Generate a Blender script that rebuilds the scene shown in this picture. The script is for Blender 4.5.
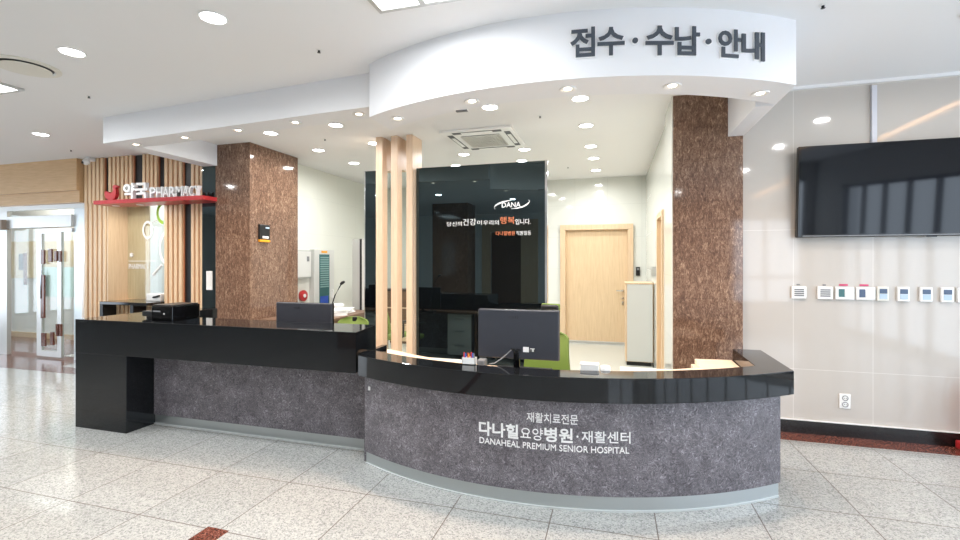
import bpy, bmesh, math, random
from math import sin, cos, pi, radians, sqrt, asin, atan2
from mathutils import Vector, Matrix
random.seed(7)
S = bpy.context.scene
COL = S.collection
for o in list(bpy.data.objects): bpy.data.objects.remove(o)

# ------------------------------------------------------------------ camera, world, exposure
HCAM, FPX, YAW, HOR = 1.53, 462.0, radians(16.1), 262.0
cd = bpy.data.cameras.new('camera'); cam = bpy.data.objects.new('camera', cd); COL.objects.link(cam)
cam.location = (0, 0, HCAM); cam.rotation_euler = (pi/2, 0, YAW)
cd.sensor_width = 36; cd.lens = 36*FPX/960; cd.shift_y = -(270-HOR)/960; cd.clip_start = .05
S.camera = cam
S.view_settings.view_transform = 'Standard'; S.view_settings.look = 'None'
S.view_settings.gamma = 1; S.view_settings.use_curve_mapping = False
S.view_settings.exposure = 0.17
W = bpy.data.worlds.new('world'); S.world = W; W.use_nodes = True
W.node_tree.nodes['Background'].inputs[0].default_value = (.72, .85, 1, 1)
W.node_tree.nodes['Background'].inputs[1].default_value = 3.0
DOWN_W, SPOT_W, TROF_W = 12.5, 8.0, 28.0

def area_light(name, loc, rot, size, power, color, shape='RECTANGLE', size_y=None, spread=180, parent=None):
    l = bpy.data.lights.new(name, 'AREA'); l.energy = power; l.color = color; l.shape = shape; l.size = size
    if size_y: l.size_y = size_y
    l.spread = radians(spread)
    o = bpy.data.objects.new(name, l); COL.objects.link(o); o.location = loc; o.rotation_euler = rot
    if parent: o.parent = parent
    return o
# daylight coming in through the windows behind and to the right of the viewer, then added fill lights
area_light('window_daylight', (3.8, -4.35, 1.4), (radians(90), 0, 0), 1.7, 30, (.80, .90, 1), size_y=2.4)
area_light('window_daylight_side', (5.1, .8, 1.25), (0, radians(90), 0), 2.4, 66, (.76, .87, 1), size_y=6.8)
area_light('left_fill_light', (-13.3, 2, 1.45), (0, radians(-90), 0), 2.3, 55, (.92, .96, 1), size_y=4.0)  # unseen source added to brighten the left side of the lobby
area_light('passage_fill_light', (-9.8, 6.0, 3.05), (0, 0, 0), 2.0, 40, (1, .98, .94), size_y=.4)  # added fill light for the dark passage, no fitting modelled
area_light('pharmacy_room_fill_light', (-6.7, 6.4, 3.05), (0, 0, 0), 1.2, 25, (1, .98, .94), size_y=.6)  # fill light added so the room behind the niche is not dark

# ------------------------------------------------------------------ image-frame helpers (used only to read positions)
_c, _s = cos(YAW), sin(YAW)
def ray(px, py):
    a = (px-480)/FPX
    return Vector((a*_c-_s, a*_s+_c, (HOR-py)/FPX))
C0 = Vector((0, 0, HCAM))
def on_y(px, py, y): r = ray(px, py); return C0 + r*(y/r.y)
def on_z(px, py, z): r = ray(px, py); return C0 + r*((z-HCAM)/r.z)
def on_cyl(px, py, cx, cy, R):
    r = ray(px, py); a = r.x**2+r.y**2; b = -2*(r.x*cx+r.y*cy); c = cx*cx+cy*cy-R*R
    t = (-b-sqrt(b*b-4*a*c))/(2*a); p = C0+r*t
    return asin((p.x-cx)/R), p.z

# ------------------------------------------------------------------ materials
def lin(r, g, b):
    f = lambda v: (v/255/12.92) if v/255 <= .04045 else ((v/255+.055)/1.055)**2.4
    return (f(r), f(g), f(b), 1)
def mat(name, col, rough=.5, metal=0, ior=1.5, emit=None, es=0, coat=0, spec=.5):
    m = bpy.data.materials.new(name); m.use_nodes = True
    b = m.node_tree.nodes['Principled BSDF']
    b.inputs['Base Color'].default_value = col; b.inputs['Roughness'].default_value = rough
    b.inputs['Metallic'].default_value = metal; b.inputs['IOR'].default_value = ior
    b.inputs['Coat Weight'].default_value = coat; b.inputs['Specular IOR Level'].default_value = spec
    if emit: b.inputs['Emission Color'].default_value = emit; b.inputs['Emission Strength'].default_value = es
    return m
class NT:
    def __init__(s, m): s.t = m.node_tree; s.b = s.t.nodes['Principled BSDF']
    def n(s, k, **kw):
        x = s.t.nodes.new(k)
        for a, v in kw.items():
            if a.startswith('i_'):
                key = a[2:]; key = int(key) if key.isdigit() else key.replace('_', ' ')
                x.inputs[key].default_value = v
            else: setattr(x, a, v)
        return x
    def l(s, a, b): s.t.links.new(a, b)
    def math(s, op, a, b=None, clamp=False):
        x = s.t.nodes.new('ShaderNodeMath'); x.operation = op; x.use_clamp = clamp
        for i, v in enumerate((a, b)):
            if v is None: continue
            if hasattr(v, 'links') or hasattr(v, 'is_output'): s.l(v, x.inputs[i])
            else: x.inputs[i].default_value = v
        return x.outputs[0]
    def coord(s): return s.n('ShaderNodeTexCoord').outputs['Object']
    def xyz(s, v):
        x = s.n('ShaderNodeSeparateXYZ'); s.l(v, x.inputs[0]); return x.outputs
    def ramp(s, fac, stops, interp='LINEAR'):
        r = s.n('ShaderNodeValToRGB'); s.l(fac, r.inputs[0]); e = r.color_ramp.elements
        r.color_ramp.interpolation = interp
        while len(e) < len(stops): e.new(.5)
        for k, (p, c) in zip(e, stops): k.position = p; k.color = c
        return r.outputs[0]
    def mix(s, fac, a, b, mode='MIX'):
        x = s.n('ShaderNodeMix', data_type='RGBA', blend_type=mode)
        for sock, v in ((x.inputs[0], fac), (x.inputs[6], a), (x.inputs[7], b)):
            if hasattr(v, 'is_output'): s.l(v, sock)
            else: sock.default_value = v
        return x.outputs[2]
    def line(s, v, pitch, off, half):      # 1 on a joint line
        t = s.math('FRACT', s.math('DIVIDE', s.math('SUBTRACT', v, off-1000*pitch), pitch))
        d = s.math('SUBTRACT', .5, s.math('ABSOLUTE', s.math('SUBTRACT', t, .5)))
        return s.math('LESS_THAN', d, half/pitch)
    def noise(s, co, scale, detail=3, rough=.6, dist=0, vec=None):
        x = s.n('ShaderNodeTexNoise', i_Scale=scale, i_Detail=detail, i_Roughness=rough, i_Distortion=dist)
        if vec:
            mp = s.n('ShaderNodeMapping', i_Rotation=vec[0], i_Scale=vec[1]); s.l(co, mp.inputs[0]); co = mp.outputs[0]
        s.l(co, x.inputs['Vector']); return x.outputs['Fac']
M = {}
def granite_floor():
    m = mat('granite_tiles', (1, 1, 1, 1), .16); t = NT(m); co = t.coord(); X = t.xyz(co)
    vo = t.n('ShaderNodeTexVoronoi', i_Scale=110.0); t.l(co, vo.inputs['Vector'])
    vx = t.n('ShaderNodeSeparateColor'); t.l(vo.outputs['Color'], vx.inputs[0])
    g = t.ramp(vx.outputs[0], [(0, lin(104, 106, 106)), (.14, lin(136, 138, 137)), (.34, lin(176, 178, 175)), (.7, lin(194, 195, 191)), (1, lin(210, 211, 208))])
    vo2 = t.n('ShaderNodeTexVoronoi', i_Scale=300.0); t.l(co, vo2.inputs['Vector'])
    vy = t.n('ShaderNodeSeparateColor'); t.l(vo2.outputs['Color'], vy.inputs[0])
    g2 = t.ramp(vy.outputs[1], [(0, lin(124, 126, 125)), (.35, lin(184, 186, 184)), (1, lin(208, 209, 207))])
    col = t.mix(.5, g, g2)
    # tile to tile tone
    cx = t.math('FLOOR', t.math('DIVIDE', t.math('SUBTRACT', X[0], .24), .6)); cy = t.math('FLOOR', t.math('DIVIDE', t.math('SUBTRACT', X[1], .316), .6))
    cb = t.n('ShaderNodeCombineXYZ'); t.l(cx, cb.inputs[0]); t.l(cy, cb.inputs[1])
    wn = t.n('ShaderNodeTexWhiteNoise', noise_dimensions='2D'); t.l(cb.outputs[0], wn.inputs['Vector'])
    tone = t.ramp(wn.outputs['Value'], [(0, (.82, .83, .83, 1)), (1, (.90, .90, .895, 1))])
    col = t.mix(1.0, col, tone, 'MULTIPLY')
    ln = t.math('MAXIMUM', t.line(X[0], .6, .24, .0032), t.line(X[1], .6, .3156, .0032))
    col = t.mix(ln, col, lin(92, 84, 78))
    t.l(col, t.b.inputs['Base Color'])
    t.l(t.math('ADD', .11, t.math('MULTIPLY', ln, .5)), t.b.inputs['Roughness'])
    return m
M['floor'] = granite_floor()
def speckle(name, stops, scale, rough, joint=None):
    m = mat(name, (1, 1, 1, 1), rough); t = NT(m); co = t.coord(); X = t.xyz(co)
    vo = t.n('ShaderNodeTexVoronoi', i_Scale=scale); t.l(co, vo.inputs['Vector'])
    vx = t.n('ShaderNodeSeparateColor'); t.l(vo.outputs['Color'], vx.inputs[0])
    t.l(t.ramp(vx.outputs[0], stops), t.b.inputs['Base Color']); return m
M['brown_granite'] = speckle('red_brown_granite', [(0, lin(58, 30, 26)), (.4, lin(98, 56, 46)), (.8, lin(122, 74, 60)), (1, lin(150, 104, 90))], 160, .18)
M['dark_base'] = speckle('dark_skirting_granite', [(0, lin(16, 14, 14)), (1, lin(36, 32, 31))], 200, .2)
def column_stone():
    m = mat('polished_brown_marble', (1, 1, 1, 1), .07); t = NT(m); co = t.coord(); X = t.xyz(co)
    a = t.noise(co, 40, 6, .75, 1.2, ((0.5, radians(38), .4), (1.0, 1.0, .34)))
    b = t.noise(co, 110, 4, .7, .8, ((.3, radians(40), .3), (1.0, 1.0, .5)))
    c = t.noise(co, 2.2, 3, .6)
    v = t.math('ADD', t.math('MULTIPLY', a, .62), t.math('MULTIPLY', b, .38))
    v = t.math('ADD', v, t.math('MULTIPLY', t.math('SUBTRACT', c, .5), .12))
    col = t.ramp(v, [(.32, lin(66, 46, 36)), (.45, lin(98, 73, 59)), (.52, lin(122, 95, 78)), (.58, lin(150, 122, 101)), (.68, lin(206, 180, 152))])
    ln = t.line(X[2], .65, .54, .0016)
    col = t.mix(t.math('MULTIPLY', ln, .6), col, lin(60, 45, 38))
    t.l(col, t.b.inputs['Base Color']); return m
M['marble'] = column_stone()
def wall_tile(name, base, joint, px, ox, pz, oz, rough=.06, axis=0):
    m = mat(name, (1, 1, 1, 1), rough); t = NT(m); co = t.coord(); X = t.xyz(co)
    ln = t.math('MAXIMUM', t.line(X[axis], px, ox, .002), t.line(X[2], pz, oz, .002))
    n = t.noise(co, 1.5, 3, .5)
    c0 = t.mix(n, base, (base[0]*.95, base[1]*.95, base[2]*.94, 1))
    t.l(t.mix(t.math('MULTIPLY', ln, .7), c0, joint), t.b.inputs['Base Color']); return m
M['tile_right'] = wall_tile('glossy_cream_tile', lin(194, 188, 181), lin(224, 221, 216), .6, 2.157, 1.25, .57)
M['tile_office_y'] = wall_tile('glossy_white_tile_back', lin(226, 228, 222), lin(196, 198, 192), .6, -.1, .6, .2)
M['tile_office_x'] = wall_tile('glossy_white_tile_side', lin(226, 228, 220), lin(206, 208, 202), .6, .2, .6, .2, axis=1)
def wood(name, c1, c2, scale=(9, 9, .5), rough=.4):
    m = mat(name, (1, 1, 1, 1), rough); t = NT(m); co = t.coord()
    n = t.noise(co, 6, 5, .65, .6, ((0, 0, 0), scale))
    t.l(t.ramp(n, [(.3, c1), (.7, c2)]), t.b.inputs['Base Color']); return m
M['oak'] = wood('pale_oak_veneer', lin(210, 180, 146), lin(228, 202, 168))
M['oak_door'] = wood('door_oak_veneer', lin(212, 184, 146), lin(228, 202, 166))
M['oak_post'] = wood('pale_beech_veneer', lin(218, 186, 156), lin(234, 206, 178))
M['oak_h'] = wood('oak_header', lin(196, 158, 114), lin(216, 180, 136), (.6, 9, 12))
M['slat'] = wood('slat_wood', lin(214, 182, 144), lin(232, 202, 164))
M['slat_gap'] = wood('slat_backing', lin(168, 104, 72), lin(184, 122, 86))
M['desk_wood'] = wood('desk_top_beech', lin(228, 200, 172), lin(240, 216, 190), (.6, 9, 9))
M['desk_brown'] = wood('walnut_desk', lin(96, 72, 56), lin(122, 94, 74), (.8, 9, 9))
def fibre():
    m = mat('charcoal_fibre_laminate', (1, 1, 1, 1), .42); t = NT(m); co = t.coord()
    w = t.n('ShaderNodeTexNoise', i_Scale=14.0, i_Detail=2.0); t.l(co, w.inputs['Vector'])
    ad = t.n('ShaderNodeVectorMath', operation='MULTIPLY_ADD'); t.l(w.outputs['Color'], ad.inputs[0]); ad.inputs[1].default_value = (.12, .12, .12); t.l(co, ad.inputs[2])
    a = t.noise(ad.outputs[0], 42, 6, .78, 2.2); b = t.noise(co, 7, 3, .6)
    v = t.math('ADD', a, t.math('MULTIPLY', t.math('SUBTRACT', b, .5), .22))
    t.l(t.ramp(v, [(.36, lin(64, 61, 66)), (.47, lin(96, 92, 98)), (.54, lin(116, 112, 118)), (.64, lin(168, 164, 170))]), t.b.inputs['Base Color'])
    return m
M['fibre'] = fibre()
M['ceil'] = mat('ceiling_paint', lin(234, 234, 234), .8)
M['soffit'] = mat('soffit_paint', lin(230, 231, 234), .6)
M['paint'] = mat('white_paint', lin(228, 228, 224), .6)
M['office_floor'] = mat('office_vinyl', lin(194, 197, 190), .25)
M['black_stone'] = mat('polished_black_stone', lin(18, 20, 23), .05, ior=1.48)
M['black_glass'] = mat('black_glass', (.003, .004, .005, 1), .015, ior=1.95)
M['black_glass'].node_tree.nodes['Principled BSDF'].inputs['Specular Tint'].default_value = (.70, .94, 1, 1)
M['mirror'] = mat('mirror_glass', (.62, .68, .68, 1), .02, 1)
M['steel'] = mat('brushed_steel', lin(192, 197, 198), .34, .85)
M['steel_lt'] = mat('satin_aluminium', lin(200, 200, 198), .38, .7)
M['highlight'] = mat('plinth_highlight_paint', lin(206, 210, 210), .35, .3)  # pale colour standing for the highlight along the plinth foot
M['chrome'] = mat('chrome', lin(220, 222, 224), .1, 1)
M['black'] = mat('black_plastic', lin(20, 21, 23), .35)
M['blackgloss'] = mat('gloss_black_plastic', lin(8, 8, 10), .08)
M['screen'] = mat('television_glass', (.004, .005, .008, 1), .05, ior=1.45)
M['monitor_grey'] = mat('slate_monitor_plastic', lin(50, 53, 61), .4)
M['dark_text'] = mat('slate_letter', lin(66, 74, 84), .4)
M['white_text'] = mat('white_letter', lin(245, 245, 245), .4)
M['orange'] = mat('orange_letter', lin(236, 140, 96), .4)
M['white'] = mat('white_plastic', lin(236, 236, 234), .35)
M['ivory'] = mat('ivory_plastic', lin(222, 220, 210), .4)
M['grey'] = mat('grey_metal_paint', lin(176, 178, 174), .4)
M['lt_grey'] = mat('pale_grey_paint', lin(206, 207, 203), .4)
M['mid_grey'] = mat('mid_grey_plastic', lin(120, 122, 124), .5)
M['red'] = mat('red_lacquer', lin(180, 48, 52), .3)
M['magenta'] = mat('magenta_tag', lin(205, 60, 110), .5)
M['blue'] = mat('blue_plastic', lin(52, 90, 190), .4)
M['pale_blue'] = mat('pale_blue_display', lin(176, 196, 214), .3)
M['navy'] = mat('navy_display', lin(70, 88, 116), .3)
M['teal'] = mat('teal_screen', lin(62, 106, 108), .25)
M['green'] = mat('lime_mesh_fabric', lin(112, 134, 60), .7)
M['lime'] = mat('lime_graphic', lin(160, 205, 60), .5)
M['yellow'] = mat('amber_label', lin(240, 160, 30), .5)
M['paper'] = mat('paper', lin(236, 238, 238), .7)
M['frost'] = mat('frosted_film', lin(206, 222, 214), .6)
M['beige'] = mat('beige_panel', lin(214, 196, 160), .5)
M['lens'] = mat('lit_lens', (1, 1, 1, 1), .5, emit=(1, .99, .97, 1), es=14)
M['lens_warm'] = mat('warm_lit_lens', (1, 1, 1, 1), .5, emit=(1, .80, .62, 1), es=9)
M['led'] = mat('warm_led', (1, 1, 1, 1), .5, emit=(1, .55, .25, 1), es=10)
M['led_w'] = mat('white_tube', (1, 1, 1, 1), .5, emit=(.96, .98, 1, 1), es=9)
def glass():
    m = bpy.data.materials.new('clear_glass'); m.use_nodes = True; t = m.node_tree; t.nodes.clear()
    o = t.nodes.new('ShaderNodeOutputMaterial'); mx = t.nodes.new('ShaderNodeMixShader')
    tr = t.nodes.new('ShaderNodeBsdfTransparent'); tr.inputs[0].default_value = (.95, .985, .975, 1)
    gl = t.nodes.new('ShaderNodeBsdfGlossy'); gl.inputs['Roughness'].default_value = .02
    lw = t.nodes.new('ShaderNodeLayerWeight'); lw.inputs[0].default_value = .5
    pw = t.nodes.new('ShaderNodeMath'); pw.operation = 'POWER'; pw.inputs[1].default_value = 5; t.links.new(lw.outputs['Facing'], pw.inputs[0])
    fr = t.nodes.new('ShaderNodeMath'); fr.operation = 'MULTIPLY_ADD'; fr.inputs[1].default_value = .95; fr.inputs[2].default_value = .04; t.links.new(pw.outputs[0], fr.inputs[0])
    t.links.new(fr.outputs[0], mx.inputs[0]); t.links.new(tr.outputs[0], mx.inputs[1]); t.links.new(gl.outputs[0], mx.inputs[2])
    t.links.new(mx.outputs[0], o.inputs[0]); return m
M['glass'] = glass()

# ------------------------------------------------------------------ mesh helpers
ORG = {}
def bx(bm, x0, x1, y0, y1, z0, z1, bev=0, seg=2):
    ps = [(x, y, z) for z in (z0, z1) for x, y in ((x0, y0), (x1, y0), (x1, y1), (x0, y1))]
    v = [bm.verts.new(p) for p in ps]
    fs = [bm.faces.new([v[i] for i in f]) for f in ((3, 2, 1, 0), (4, 5, 6, 7), (0, 1, 5, 4), (1, 2, 6, 5), (2, 3, 7, 6), (3, 0, 4, 7))]
    if bev:
        es = list({e for f in fs for e in f.edges})
        bmesh.ops.bevel(bm, geom=es, offset=bev, segments=seg, affect='EDGES', profile=.5)
def box(*a, **k): bm = bmesh.new(); bx(bm, *a, **k); return bm
def prism(bm, pts, z0, z1, bev=0):
    n = len(pts); lo = [bm.verts.new((x, y, z0)) for x, y in pts]; hi = [bm.verts.new((x, y, z1)) for x, y in pts]
    f1 = bm.faces.new(lo[::-1]); f2 = bm.faces.new(hi)
    for i in range(n): bm.faces.new((lo[i], lo[(i+1) % n], hi[(i+1) % n], hi[i]))
    bmesh.ops.recalc_face_normals(bm, faces=bm.faces[:])
    if bev:
        bmesh.ops.bevel(bm, geom=list(f1.edges)+list(f2.edges), offset=bev, segments=2, affect='EDGES', profile=.5)
def pr(pts, z0, z1, bev=0): bm = bmesh.new(); prism(bm, pts, z0, z1, bev); return bm
def extr(bm, pts, axis, a0, a1, bev=0):
    """closed outline in the plane normal to axis ('x' or 'y'), extruded a0..a1; pts=(u,z)"""
    f = (lambda u, z, a: (a, u, z)) if axis == 'x' else (lambda u, z, a: (u, a, z))
    lo = [bm.verts.new(f(u, z, a0)) for u, z in pts]; hi = [bm.verts.new(f(u, z, a1)) for u, z in pts]; n = len(pts)
    f1 = bm.faces.new(lo); f2 = bm.faces.new(hi[::-1])
    for i in range(n): bm.faces.new((lo[(i+1) % n], lo[i], hi[i], hi[(i+1) % n]))
    bmesh.ops.recalc_face_normals(bm, faces=bm.faces[:])
    if bev: bmesh.ops.bevel(bm, geom=list(f1.edges)+list(f2.edges), offset=bev, segments=2, affect='EDGES', profile=.5)
def cyl(bm, p, r, h, axis='z', n=32, r2=None, bev=0):
    q = {'z': Matrix.Identity(4), 'x': Matrix.Rotation(pi/2, 4, 'Y'), 'y': Matrix.Rotation(-pi/2, 4, 'X')}[axis]
    g = bmesh.ops.create_cone(bm, cap_ends=True, segments=n, radius1=r, radius2=r if r2 is None else r2, depth=h,
                              matrix=Matrix.Translation(p) @ q @ Matrix.Translation((0, 0, h/2)))
    if bev:
        fs = [f for f in {f for v in g['verts'] for f in v.link_faces} if len(f.verts) > 4]
        bmesh.ops.bevel(bm, geom=list({e for f in fs for e in f.edges}), offset=bev, segments=2, affect='EDGES', profile=.5)
def lathe(bm, prof, c=(0, 0, 0), n=32):
    rings = []
    for r, z in prof:
        rings.append([bm.verts.new((c[0]+r*cos(2*pi*i/n), c[1]+r*sin(2*pi*i/n), c[2]+z)) for i in range(n)] if r > 1e-6 else [bm.verts.new((c[0], c[1], c[2]+z))])
    for a, b in zip(rings, rings[1:]):
        for i in range(n):
            j = (i+1) % n
            vs = [a[i % len(a)], a[j % len(a)], b[j % len(b)], b[i % len(b)]]
            u = []
            for v in vs:
                if v not in u: u.append(v)
            if len(u) > 2: bm.faces.new(u)
    bmesh.ops.recalc_face_normals(bm, faces=bm.faces[:])
def tube(bm, pts, r, n=8):
    pts = [Vector(p) for p in pts]; rings = []
    for i, p in enumerate(pts):
        d = (pts[min(i+1, len(pts)-1)]-pts[max(i-1, 0)]).normalized()
        a = d.cross(Vector((0, 0, 1)) if abs(d.z) < .9 else Vector((1, 0, 0))).normalized(); b = d.cross(a)
        rr = r[i] if isinstance(r, (list, tuple)) else r
        rings.append([bm.verts.new(p+a*rr*cos(2*pi*k/n)+b*rr*sin(2*pi*k/n)) for k in range(n)])
    for A, B in zip(rings, rings[1:]):
        for k in range(n): bm.faces.new((A[k], A[(k+1) % n], B[(k+1) % n], B[k]))
    bm.faces.new(rings[0][::-1]); bm.faces.new(rings[-1])
    bmesh.ops.recalc_face_normals(bm, faces=bm.faces[:])
def T(pts, r, n=8): bm = bmesh.new(); tube(bm, pts, r, n); return bm
def CY(*a, **k): bm = bmesh.new(); cyl(bm, *a, **k); return bm

def obj(name, bm, m, parent=None, smooth=False, label=None):
    if parent is not None:
        off = ORG.get(parent.name, Vector((0, 0, 0)))
        if off.length: bmesh.ops.translate(bm, verts=bm.verts[:], vec=-off)
    me = bpy.data.meshes.new(name); bm.to_mesh(me); bm.free()
    for q in (m if isinstance(m, list) else [m]): me.materials.append(q)
    if smooth:
        for p in me.polygons: p.use_smooth = smooth != 'side' or abs(p.normal.z) < .2
        try: me.set_sharp_from_angle(angle=radians(35 if smooth != 'side' else 12))
        except Exception: pass
    o = bpy.data.objects.new(name, me); COL.objects.link(o)
    if parent is not None: o.parent = parent; ORG[o.name] = ORG.get(parent.name, Vector((0, 0, 0)))
    if label: o['label'] = label
    return o
def struct(name, bm, m, parent=None, smooth=False):
    o = obj(name, bm, m, parent, smooth)
    if parent is None: o['kind'] = 'structure'
    return o
def thing(name, label, cat, loc=(0, 0, 0), group=None):
    o = bpy.data.objects.new(name, None); COL.objects.link(o); o.location = loc; o.empty_display_size = .1
    ORG[o.name] = Vector(loc); o['label'] = label; o['category'] = cat
    if group: o['group'] = group
    return o
def tag(o, label, cat, group=None):
    o['label'] = label; o['category'] = cat
    if group: o['group'] = group
    return o
def dup(root, loc, label=None, rotz=None):
    r = root.copy(); COL.objects.link(r); r.location = loc
    if rotz is not None: r.rotation_euler.z = rotz
    if label: r['label'] = label
    for ch in list(root.children):
        c = ch.copy(); COL.objects.link(c); c.parent = r
        for g in list(ch.children):
            d = g.copy(); COL.objects.link(d); d.parent = c
    return r
_gcache = {}
def glyphs(s, bold=0.0, extr=.1):
    """text outline as a bmesh with x,z in 0..1 and y 0..1 (depth, 0 at the back)"""
    k = (s, bold)
    if k not in _gcache:
        c = bpy.data.curves.new('t', 'FONT'); c.body = s; c.size = 1; c.offset = bold; c.extrude = .05; c.resolution_u = 3
        o = bpy.data.objects.new('t', c); COL.objects.link(o)
        dg = bpy.context.evaluated_depsgraph_get(); dg.update()
        me = bpy.data.meshes.new_from_object(o.evaluated_get(dg))
        vs = [v.co.copy() for v in me.vertices]; fs = [list(p.vertices) for p in me.polygons]
        bpy.data.objects.remove(o); bpy.data.meshes.remove(me)
        x0 = min(v.x for v in vs); x1 = max(v.x for v in vs); y0 = min(v.y for v in vs); y1 = max(v.y for v in vs)
        vs = [((v.x-x0)/(x1-x0), 1 if v.z > 0 else 0, (v.y-y0)/(y1-y0)) for v in vs]
        _gcache[k] = (vs, fs)
    return _gcache[k]
def text_bm(s, bold, fn):
    vs, fs = glyphs(s, bold); bm = bmesh.new()
    V = [bm.verts.new(fn(*v)) for v in vs]
    for f in fs:
        try: bm.faces.new([V[i] for i in f])
        except ValueError: pass
    bmesh.ops.recalc_face_normals(bm, faces=bm.faces[:])
    return bm
def text_flat_y(s, x0, x1, z0, z1, yface, depth, bold=0.0):      # faces -y
    return text_bm(s, bold, lambda u, d, v: (x0+u*(x1-x0), yface-d*depth, z0+v*(z1-z0)))
def text_cyl(s, a0, a1, z0, z1, cx, cy, R, depth, bold=0.0):
    def fn(u, d, v):
        a = a0+u*(a1-a0); r = R+d*depth
        return (cx+r*sin(a), cy-r*cos(a), z0+v*(z1-z0))
    return text_bm(s, bold, fn)

# ------------------------------------------------------------------ the setting
ZC = 3.1
struct('floor', box(-13, 4.95, -4.15, 10, -.1, 0), M['floor'])
struct('floor_office', box(-4.84, .55, 4.2, 9.0, 0, .004), M['office_floor'])
struct('ceiling', box(-13, 4.95, -4.15, 10, ZC, ZC+.12), M['ceil'])
struct('wall_right', box(1.12, 4.8, 4.78, 4.95, 0, ZC), M['tile_right'])
struct('wall_far_right', box(4.8, 4.95, -4, 4.95, 0, .06), M['paint'])
struct('wall_office_right_near', box(.57, .72, 5.3, 5.85, 0, ZC), M['tile_office_x'])
struct('wall_office_right_far', box(.57, .72, 6.48, 9.0, 0, ZC), M['tile_office_x'])
struct('wall_office_right_lintel', box(.57, .72, 5.85, 6.48, 2.12, ZC), M['tile_office_x'])
bm = bmesh.new(); bx(bm, -5.0, -.93, 8.9, 9.05, 0, ZC); bx(bm, .31, .72, 8.9, 9.05, 0, ZC); bx(bm, -.93, .31, 8.9, 9.05, 2.17, ZC)
struct('wall_back', bm, M['tile_office_y'])
struct('wall_office_left', box(-5.0, -4.84, 5.9, 9.0, 0, ZC), M['tile_office_x'])
bm = bmesh.new(); bx(bm, -13.15, -13, -4, 0, 0, ZC); bx(bm, -13.15, -13, 4, 10, 0, ZC); bx(bm, -13.15, -13, 0, 4, 0, .3); bx(bm, -13.15, -13, 0, 4, 2.65, ZC)
struct('wall_left', bm, M['paint'])
# viewer-side walls with window openings
bm = bmesh.new()
bx(bm, -2.85, 4.8, -4.15, -4, 0, .45); bx(bm, -2.85, 4.8, -4.15, -4, 2.7, ZC); bx(bm, -13, -3.85, -4.15, -4, 0, ZC); bx(bm, -3.85, -2.85, -4.15, -4, 2.5, ZC); bx(bm, -2.85, 3.0, -4.15, -4, .45, 2.7); bx(bm, 4.6, 4.8, -4.15, -4, .45, 2.7)
struct('wall_front', bm, M['paint'])
bm = bmesh.new(); bx(bm, 4.8, 4.95, -4, 4.95, 2.45, ZC); bx(bm, 4.8, 4.95, -4, -2.6, .06, 2.45); bx(bm, 4.8, 4.95, 4.2, 4.95, .06, 2.45)
struct('wall_far_right_upper', bm, M['paint'])
def window(name, x0, x1, n, axis, c, zz=(.45, 1.1, 2.64)):
    bm = bmesh.new(); w = .06
    for i in range(n+1):
        u = x0+(x1-x0)*i/n
        if axis == 'y': bx(bm, u-w/2, u+w/2, c-.05, c+.02, zz[0], zz[-1]+w)
        else: bx(bm, c-.02, c+.05, u-w/2, u+w/2, zz[0], zz[-1]+w)
    for z in zz:
        if axis == 'y': bx(bm, x0, x1, c-.05, c+.02, z, z+w)
        else: bx(bm, c-.02, c+.05, x0, x1, z, z+w)
    o = struct(name, bm, M['mid_grey'])
    return o
bm = bmesh.new(); bx(bm, -4.15, -3.85, -4, -3.96, 0, 2.9); bx(bm, -2.85, -2.3, -4, -3.96, 0, 2.9); bx(bm, -3.85, -2.85, -4, -3.96, 2.5, 2.9)
struct('trim_8', bm, M['oak']); struct('door_4', box(-3.85, -2.85, -4.1, -4.05, 0, 2.5), M['desk_brown'])
struct('column_front', box(-4.7, -3.7, -1.7, -1.0, 0, ZC, bev=.006), M['marble'])
window('added_window_left', 0, 4, 4, 'x', -13.07, (.3, 2.59)); window('window_1', 3.0, 4.6, 2, 'y', -4.05); window('window_2', -2.6, 4.2, 9, 'x', 4.87, (.06, 2.39))  # the left-wall window is unseen, added to brighten the lobby ceiling
# skirting and floor border
struct('baseboard_right', box(1.12, 4.8, 4.755, 4.78, 0, .115), M['dark_base'])
struct('trim_1', box(1.12, 4.8, 4.757, 4.78, .115, .122), M['white'])
struct('floor_border_right', box(1.05, 4.8, 4.55, 4.756, -.002, .0015), M['brown_granite'])
struct('floor_border_left', box(-13, -5.2, 4.52, 4.80, -.002, .0015), M['brown_granite'])
struct('floor_inlay', box(-2.25, -2.10, -1.0, 2.13, -.002, .0015), M['brown_granite'])
struct('trim_2', box(1.14, 4.8, 4.75, 4.78, 3.075, ZC), M['ceil'])

# columns clad in polished brown stone
struct('column_right', box(.542, 1.135, 4.70, 5.3, 0, ZC, bev=.006), M['marble'])
struct('column_right_cladding', box(.532, .542, 4.712, 5.3, 0, ZC), M['tile_office_x'])
struct('column_left', box(-5.13, -4.567, 4.97, 5.93, 0, ZC, bev=.006), M['marble'])

# dropped soffits over the desks
def xarc(cx, cy, R, x0, x1, n):
    a0, a1 = asin((x0-cx)/R), asin((x1-cx)/R)
    return [(cx+R*sin(a0+(a1-a0)*i/n), cy-R*cos(a0+(a1-a0)*i/n)) for i in range(n+1)]
SX, SY, SR = -.50, 5.80, 2.865
pts = xarc(SX, SY, SR, -1.86, 1.14, 60) + xarc(SX, SY, 2.55, -1.86, 1.14, 60)[::-1]
sof = struct('soffit_curved', pr(pts, 2.68, ZC), M['soffit'], smooth='side')
struct('soffit_right_return', box(1.01, 1.139, 3.855, 4.70, 2.68, ZC), M['soffit'])
def sl(x): return 3.43 + (-1.95-x)*(3.69-3.43)/(5.33-1.95)
struct('soffit_straight', pr([(-5.33, sl(-5.33)), (-1.86, sl(-1.86)), (-1.86, sl(-1.86)+.27), (-5.33, sl(-5.33)+.27)], 2.82, ZC), M['soffit'])
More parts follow.
